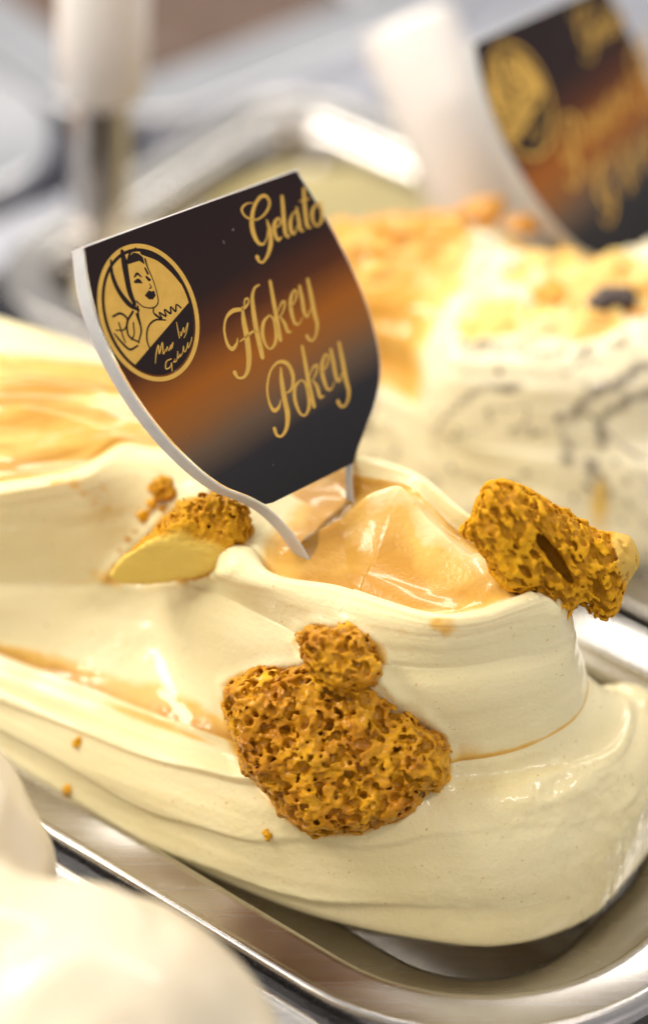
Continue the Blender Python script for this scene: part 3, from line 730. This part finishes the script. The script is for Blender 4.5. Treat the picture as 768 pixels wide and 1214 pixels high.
    for (x0, y0, x1, y1, wpx, zo) in holes:      # large pores: pixel segment, width, depth towards the viewer
        c0 = np.array([(x0-cpx)*k, (cpy-y0)*k, 0]); c1 = np.array([(x1-cpx)*k, (cpy-y1)*k, 0]); c = (c0+c1)/2
        i = tuple(np.clip(((c-lo)/h).astype(int), 0, n-1)); colz = np.where(body[i[0], i[1], :] < 0)[0]
        c[2] = (lo[2]+colz.max()*h if len(colz) else 0)+zo
        L = np.linalg.norm(c1-c0)/2; wv = wpx*k/2
        for dz in (0, -wv*1.2, -wv*2.2)+((-wv*3.2, -wv*4.2) if wpx > 14 else ()): cut(c+np.array([0, 0, dz]), wv, norm(c1-c0), max(1.01, L/wv))
    for ax in range(3):
        g = f.copy(); a_ = [slice(None)]*3; b_ = [slice(None)]*3; c_ = [slice(None)]*3
        a_[ax] = slice(1, -1); b_[ax] = slice(0, -2); c_[ax] = slice(2, None)
        g[tuple(a_)] = .5*f[tuple(a_)]+.25*(f[tuple(b_)]+f[tuple(c_)]); f = .55*f+.45*g
    v, qd = surface_nets(f, lo, h)
    if len(v) < 30: return None
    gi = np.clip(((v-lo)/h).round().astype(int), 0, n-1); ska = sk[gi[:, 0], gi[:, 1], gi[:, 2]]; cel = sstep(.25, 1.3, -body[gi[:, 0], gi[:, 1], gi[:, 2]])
    w = v[:, :1]*CR+v[:, 1:2]*CU-v[:, 2:3]*CF
    base = centre+np.array([0, 0, w[:, 2].min()])
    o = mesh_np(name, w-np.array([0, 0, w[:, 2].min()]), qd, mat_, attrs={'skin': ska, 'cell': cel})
    o.location = Vector(base)*MM
    tag(o, label, 'honeycomb', group)
    return o
def before(px, py, off):
    """point in front of the ice cream surface seen at that pixel"""
    return hit(px, py)-ray(px, py)*off

cB = before(395, 890, 5.5)
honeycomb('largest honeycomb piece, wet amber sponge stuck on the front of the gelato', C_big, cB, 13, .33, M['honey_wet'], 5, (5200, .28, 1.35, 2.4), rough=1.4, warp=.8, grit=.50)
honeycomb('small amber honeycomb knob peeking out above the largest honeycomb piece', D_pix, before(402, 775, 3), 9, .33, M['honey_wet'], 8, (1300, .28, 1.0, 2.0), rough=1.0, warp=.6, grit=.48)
A_pix = [(541,630),(556,610),(568,578),(590,569),(612,572),(640,585),(665,600),(690,615),(712,628),(738,632),(752,640),(761,668),(748,690),(742,706),(735,728),(720,739),(704,735),(699,722),(690,716),(680,725),(672,741),(660,730),(640,714),(622,706),(600,703),(585,690),(570,660)]
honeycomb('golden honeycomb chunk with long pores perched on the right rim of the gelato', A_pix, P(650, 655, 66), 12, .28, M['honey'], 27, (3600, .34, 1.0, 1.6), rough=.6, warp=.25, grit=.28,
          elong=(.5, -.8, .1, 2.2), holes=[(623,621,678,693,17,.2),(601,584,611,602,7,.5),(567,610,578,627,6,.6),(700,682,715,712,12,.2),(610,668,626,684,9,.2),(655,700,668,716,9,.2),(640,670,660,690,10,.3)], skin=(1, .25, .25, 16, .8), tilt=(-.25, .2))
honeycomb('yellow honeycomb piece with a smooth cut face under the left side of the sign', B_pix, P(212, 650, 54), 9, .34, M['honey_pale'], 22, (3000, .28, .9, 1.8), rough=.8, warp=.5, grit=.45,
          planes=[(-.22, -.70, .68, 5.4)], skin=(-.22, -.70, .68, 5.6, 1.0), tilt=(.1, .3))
# crumbs
rngc = random.Random(4)
for px, py, r, lab in ((92,880,7,'tiny toffee crumb on the lower left flank of the gelato'), (80,936,6,'tiny toffee crumb by the steel rim at the lower left'), (190,582,17,'rough brown toffee crumb clinging to the gelato beside the sign edge'), (170,612,9,'small toffee crumb between the sign edge and the yellow honeycomb piece'), (318,990,7,'tiny pale crumb below the largest honeycomb piece'), (198,571,8,'rough toffee crumb touching the left sign edge'))+tuple((x_, y_, r_, 'toffee speck in the scatter left of the yellow honeycomb piece') for x_, y_, r_ in ((181,597,6),(204,588,6),(160,630,5),(152,640,5),(178,606,5),(193,602,6),(142,655,5),(186,574,6))):
    pix = [(px+r*math.cos(t)*(.7+.6*rngc.random()), py+r*math.sin(t)*(.7+.6*rngc.random())) for t in np.linspace(0, 2*math.pi, 9, endpoint=False)]
    h0 = hit(px, py)
    if h0 is None: continue
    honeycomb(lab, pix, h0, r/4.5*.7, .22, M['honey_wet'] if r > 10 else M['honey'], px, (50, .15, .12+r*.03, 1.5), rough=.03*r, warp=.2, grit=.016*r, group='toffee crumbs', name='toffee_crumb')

# ------------------------------------------------------------------ speckled gelato behind
def simple_mound(name, label, cat, tabs, spine, m, seed, nt=420, sharp=None, amp=1.0, sauce_fn=None, tmax=8, streaks=(), back_to=None, strokes_on=1.0, crumb=0):
    t = np.linspace(0, tmax, nt); rr = [ring(x, t) for x in tabs]; rs = ring(spine, t)
    rA = rr[0]; inw = rs-rA; inw[:, 2] = 0; inw /= np.linalg.norm(inw, axis=1, keepdims=True)+1e-6
    a0 = rA+inw*8; a0[:, 2] -= 14
    rgs = [a0, rA]
    for q in range(len(rr)-1):
        rgs += [lerp(rr[q], rr[q+1], .18, .5), lerp(rr[q], rr[q+1], .55, .88), rr[q+1]]
    top = rr[-1]; hin = rs-top; hin[:, 2] = 0; hin /= np.linalg.norm(hin, axis=1, keepdims=True)+1e-6
    h2 = top+hin*4; h2[:, 2] += .2; rgs += [h2, (h2+rs)/2, rs]
    if back_to is not None:
        r1 = rs+PB*back_to*.2; r1[:, 2] -= 8; r2 = rs+PB*back_to; r2[:, 2] = 0; rgs += [r1, r2]
    Vv, sp = loft(rgs, [0]*len(rgs), [14]*(len(rgs)-1)); n1, n2 = Vv.shape[:2]
    Nn = grid_normals(Vv)
    tt = np.broadcast_to(t, (n1, n2)); ss = np.broadcast_to(sp[:, None], (n1, n2))
    if (Nn[n1//2, n2//2]@CF) > 0: Nn = -Nn
    d = fbm(Vv[..., 0]/22, Vv[..., 1]/22, Vv[..., 2]/22, seed, 3)*1.3*amp+noise3(tt*1.4, ss*3, 0, seed+5)*.7*amp*strokes_on
    if crumb: d = d+crumb*sstep(len(rgs)-7.5, len(rgs)-6, ss)*fbm(Vv[..., 0]/5, Vv[..., 1]/5, Vv[..., 2]/5, seed+31, 2)
    Vv = Vv+Nn*d[..., None]
    sa = sauce_fn(Vv, tt, ss, len(rgs)-1-(2 if back_to else 0)) if sauce_fn else np.zeros((n1, n2))
    stk = np.zeros((n1, n2))
    for pts, wd in streaks:
        q = smooth2([p[:2] for p in pts], False, 8); rel = Vv-CAM; dep = rel@CF
        sx = 384+FP*(rel@CR)/dep; sy = 607-FP*(rel@CU)/dep; L = []
        for u_, w_ in q:
            near = np.where((sx-u_)**2+(sy-w_)**2 < 64, dep, 1e9); i_ = np.unravel_index(np.argmin(near), near.shape)
            if near[i_] < 1e8: L.append(Vv[i_])
        for a in L: stk = np.maximum(stk, np.exp(-(np.linalg.norm(Vv-a, axis=2)/wd)**2))
    o = mesh_np(name, Vv.reshape(-1, 3), grid_faces(n1, n2), m, attrs={'sauce': sa.ravel(), 'wet': np.full(n1*n2, .3), 'streak': stk.ravel()})
    tag(o, label, cat); return o, Vv
def s2(Vv, tt, ss, K):
    n = fbm(Vv[..., 0]/14, Vv[..., 1]/14, 0, 71, 3)
    top = sstep(K-3.2, K-2.2, ss)*(.55+.5*n); left = sstep(3.0, 4.0, ss)*(1-sstep(2.4, 2.9, tt))*(.95+.25*n)
    foot = np.exp(-((ss-2)/1.2)**2)*sstep(4, 5, tt)*(.25+.5*n)
    return np.clip(np.maximum.reduce([top, left, foot]), 0, 1)
g2, G2V = simple_mound('gelato_mound', 'pale cream gelato with chocolate streaks and yellow sauce, out of focus behind', 'gelato',
  [[(0,250,480,3),(1,340,545,3),(2,430,565,3),(3,520,605,3),(4,620,640,3),(5,720,655,3),(6,800,655,3),(7,900,610,2),(8,960,520,2)],
   [(0,250,390,30),(1,345,430,30),(2,440,440,30),(2.6,490,470,30),(3,505,500,30),(4,605,525,31),(5,705,530,31),(6,785,520,31),(7,870,480,30),(8,900,400,30)],
   [(0,280,300,54),(1,350,318,54),(2,430,318,54),(2.45,520,312,54),(2.75,552,345,54),(3,540,382,53),(4,605,402,53),(5,690,402,53),(6,765,385,53),(7,830,340,53),(8,820,270,53)]],
  [(0,330,270,57),(1,400,262,57),(2,470,258,58),(2.5,540,265,58),(3,600,290,57),(4,650,300,57),(5,700,300,57),(6,750,290,57),(7,800,275,57),(8,840,250,57)],
  M['gelato2'], 51, amp=.8, back_to=55, crumb=1.6, sauce_fn=s2, streaks=[([(768,425,45),(735,450,40),(700,480,36),(675,510,30),(668,545,24)],1.5), ([(790,470,40),(745,480,36),(715,510,30),(705,555,22),(715,590,14)],1.3), ([(540,395,52),(600,408,52),(680,412,51),(740,400,51)],.9), ([(520,500,30),(560,470,36),(610,455,40)],.8)])
b2 = BVHTree.FromPolygons([Vector(p) for p in G2V.reshape(-1, 3).tolist()], grid_faces(*G2V.shape[:2]).tolist())
def lump(name, label, cat, px, py, z, r, m, seed, group=None, squash=.7, on=None):
    c = None
    if on:
        h0 = on.ray_cast(Vector(CAM), Vector(ray(px, py)))[0]
        if h0 is not None: c = np.array(h0)
    if c is None: c = P(px, py, z)
    c = c-np.array([0, 0, r*squash*.35])
    bm = bmesh.new(); bmesh.ops.create_icosphere(bm, subdivisions=4, radius=1.0)
    v = np.array([q.co[:] for q in bm.verts]); f = np.array([[l.index for l in q.verts] for q in bm.faces]); bm.free()
    v = v*(1+.45*fbm(v[:, 0]*1.6, v[:, 1]*1.6, v[:, 2]*1.6+seed, seed, 3))[:, None]; v[:, 2] *= squash; v[:, 0] *= 1.3
    o = mesh_np(name, v*r, f, m); o.location = Vector(c)*MM
    tag(o, label, cat, group); return o
lump('chocolate_chunk', 'dark chocolate chunk on top of the speckled gelato at right', 'chocolate', 728, 350, 56, 4.2, M['choc'], 3, on=b2)
for i, (px, py, r, lab) in enumerate(((575,246,4.5,'candied orange bit on the speckled gelato below the white handle'), (485,268,6,'candied orange bit on the speckled gelato nearest the sign edge'), (748,372,4.5,'candied orange bit on the speckled gelato at the right edge'), (455,290,4,'candied orange bit just right of the sign on the speckled gelato'), (530,262,4.5,'candied orange bit left of the white handle foot'), (625,262,3.5,'candied orange bit under the edge of the second sign'), (650,345,5,'candied orange bit in the yellow sauce of the speckled gelato'))):
    lump('candied_orange_bit', lab, 'candied orange', px, py, 55 if py < 500 else 8, r, M['candied'], 10+i, 'candied orange bits', .5, on=b2)

# ------------------------------------------------------------------ foreground white gelato, bottom left
def blob(name, label, cat, balls, h, m, seed, blend=9.0, amp=1.0):
    """heaped soft ice cream: rounded lobes run together"""
    cs = np.array([b[:3] for b in balls]); rs = np.array([b[3] for b in balls])
    lo = (cs-rs[:, None]).min(0)-6; hi = (cs+rs[:, None]).max(0)+6; n = np.ceil((hi-lo)/h).astype(int)+1
    gx, gy, gz = np.meshgrid(*[lo[k]+np.arange(n[k])*h for k in range(3)], indexing='ij')
    f = None
    for (cx, cy, cz, r) in balls:
        d = np.sqrt((gx-cx)**2+(gy-cy)**2+(gz-cz)**2)-r
        f = d if f is None else -smax(-f, -d, blend)
    f = f+fbm(gx/24, gy/24, gz/24, seed, 2)*2.0*amp+np.abs(noise3((gx+gy)/40, gz/13, (gx-gy)/30, seed+2))*2.2*amp
    f = np.maximum(f, -74-gz)
    v, q = surface_nets(f, lo, h)
    o = mesh_np(name, v, q, m, attrs={'sauce': np.zeros(len(v)), 'wet': np.full(len(v), .3)})
    tag(o, label, cat); return o
blob('gelato_mound', 'white cream gelato heaped in the bottom left foreground, blurred', 'gelato',
     [(*P(-190, 1075, 30), 48), (*P(92, 1308, 24), 43), (*P(-70, 1240, 30), 38), (*P(-230, 1330, 10), 50), (*P(-60, 1500, 0), 45)], 1.3, M['gelato0'], 91, blend=5.0)

# ------------------------------------------------------------------ spatulas
def rod(a, b, prof, n=32):
    """lathe along a->b; prof (fraction, radius)"""
    a = np.array(a); b = np.array(b); d = norm(b-a); u = norm(np.cross(d, [0.3, .8, .1])); w = np.cross(d, u); L = np.linalg.norm(b-a)
    t = np.linspace(0, 2*math.pi, n, endpoint=False)
    V = np.concatenate([a+d*(s*L)+r*(np.cos(t)[:, None]*u+np.sin(t)[:, None]*w) for s, r in prof])
    i = np.arange(n); j = (i+1) % n
    Fq = np.concatenate([np.stack([k*n+i, k*n+j, (k+1)*n+j, (k+1)*n+i], 1) for k in range(len(prof)-1)])
    return V, Fq
def spatula(label, foot, joint, end, rs, rh):
    root = empty('spatula', Vector(foot)*MM); tag(root, label, 'spatula', 'white handled spatulas')
    f = np.array(foot)
    V, q = rod(foot, joint, [(0, rs*1.05), (.5, rs), (1.0, rs)]); mesh_np('steel_shaft', V-f, q, M['steel_shaft'], root)
    V, q = rod(joint, end, [(0, 0.1), (0, rh*.90), (.02, rh*.99), (.5, rh*1.02), (.95, rh), (.985, rh*.93), (1, rh*.78), (1, .1)]); mesh_np('handle', V-f, q, M['white_plastic'], root)
spatula('white handled spatula with thick steel shaft at the upper left', P(116, 330, -10), P(121, 104, 56), P(124, -75, 106), 8.2, 12.6)
spatula('leaning white spatula handle beside the second sign', P(612, 345, -4), P(596, 305, 6), P(480, 22, 62), 7.0, 14.2)

# ------------------------------------------------------------------ second sign
u2c = norm([.60, .27, -.75]); v2c = norm(np.array([-.27, .955, .06])-u2c*np.dot([-.27, .955, .06], u2c)); n2c = np.cross(u2c, v2c)
u2, v2, n2 = cam2w(u2c), cam2w(v2c), cam2w(n2c)
cor = S(97, 292)
o2 = P(560, 50, 104)-u2*cor[0]-v2*cor[1]
def S2(px, py):
    d = ray(px, py); k = ((o2-CAM)@n2)/(d@n2); p = CAM+d*k-o2; return np.array([p@u2, p@v2])
def put(ss, px, py, k=1.0):
    a = np.array([q[:2] for s_ in ss for q in s_]); c = (a.min(0)+a.max(0))/2; t = S2(px, py)
    return [[(t[0]+(x-c[0])*k, t[1]+(y-c[1])*k, w*1.15*k) for x, y, w in s_] for s_ in ss]
pk = ST['pokey']; gl = ST['gelato']; hk = ST['hokey']
line1 = put(pk[:2], 678, 178, 1.15)+put(pk[2:3], 699, 152)+put(gl[4:6], 712, 140, 1.1)+put(hk[4:5], 726, 128)+put(gl[4:6], 740, 112, 1.1)+put(hk[:4], 766, 78, 1.1)
line2 = put(gl[:2], 718, 226, 1.15)+put(hk[5:8], 742, 196)+put(pk[2:3], 758, 184)+put(gl[2:3], 773, 168, 1.2)
build_sign('blurred brown acrylic sign at the top right above the speckled gelato', plane_mat(o2, u2, v2, n2), [('gelato', gl), ('flavour', line1+line2)])

# ------------------------------------------------------------------ back row: pans and deck
L0 = P(150, 172, 0); lu = norm(P(420, 64, 0)-P(0, 232, 0)); lw = np.array([-lu[1], lu[0], 0])
def frame_row(bc): return lambda a, b, z: L0-lw*a+lu*(b+bc)+np.array([0, 0, z])
def row_ab(fr): return fr
steel_pan('bright steel pan of caramel gelato in the top left corner', frame_row(-80), -260, -30, 48, 14, m='steel_bright', fl_w=26)
steel_pan('bright steel pan of brown gelato at the top behind the upright spatula', frame_row(82), -260, -30, 60, 14, m='steel_bright', fl_w=26)
def fill(name, label, cat, fr, a0, a1, z, hw, m, seed, amp=4.0, slope=0.0):
    """ice cream left in a pan: rounded, uneven slab with a skirt"""
    pts, nor = rrect(a0, a1, hw, min(40, hw*.8)); n = len(pts); c = np.array([(a0+a1)/2, 0])
    rows = []
    for k, (f, dz) in enumerate(((1.0, -30), (1.0, -8), (.985, -2.5), (.95, 0), (.85, 1.5), (.6, 2), (.3, 2), (.02, 2))):
        q = c+(pts-c)*f
        zz = z+dz+amp*fbm(q[:, 0]/30, q[:, 1]/30, 0, seed, 2)*(dz > -20)+slope*(q[:, 0]-c[0])
        rows.append(np.array([fr(x, y, h) for (x, y), h in zip(q, zz)]))
    Vv = np.array(rows); o = mesh_np(name, Vv.reshape(-1, 3), grid_faces(len(rows), n, True), m, attrs={'sauce': np.full(Vv.shape[0]*n, .0), 'wet': np.full(Vv.shape[0]*n, .3)})
    tag(o, label, cat); return o
fill('gelato_mound', 'caramel brown gelato in the pan in the top left corner', 'gelato', frame_row(-80), -240, -42, -2, 48, M['caramel_gelato'], 6)
fill('gelato_mound', 'brown gelato in the pan at the top beside the white spatula handle', 'gelato', frame_row(82), -240, -42, -12, 54, M['brown_gelato'], 7)
M['olive_reflection'] = plain('olive_reflection', (0.40, 0.33, 0.15), 0.5, 0.2, scale=40)  # added olive fill, its colour stands for reflection on the pan's inner wall
fill('pan_fill', 'added olive slab standing for the reflection in the pan corner left of the leaning spatula handle', 'gelato', frame(BC+PITCH_B+22), -128, -40, -8, 33, M['olive_reflection'], 5, 3)
fill('pan_fill', 'low cream gelato remnant round the foot of the upright spatula', 'gelato', frame(BC+PITCH_B-33), -132, -88, -6, 24, M['gelato0'], 8, 4)
dv = [L0+lu*-220-lw*2, L0+lu*300-lw*2, L0+lu*300-lw*17, L0+lu*-20-lw*17, ab(-153, 32), ab(-166, -10), ab(-166, -140), L0+lu*-220-lw*140]
dv = [q+np.array([0, 0, -7.0]) for q in dv]; lowv = [q-np.array([0, 0, 1.5]) for q in dv]; nn_ = len(dv)
dko = poly_obj('case_deck', [(dv+lowv, [tuple(range(nn_)), tuple(range(2*nn_-1, nn_-1, -1))]+[(i, nn_+i, nn_+(i+1) % nn_, (i+1) % nn_) for i in range(nn_)])], M['steel_deck'])
dko['kind'] = 'structure'
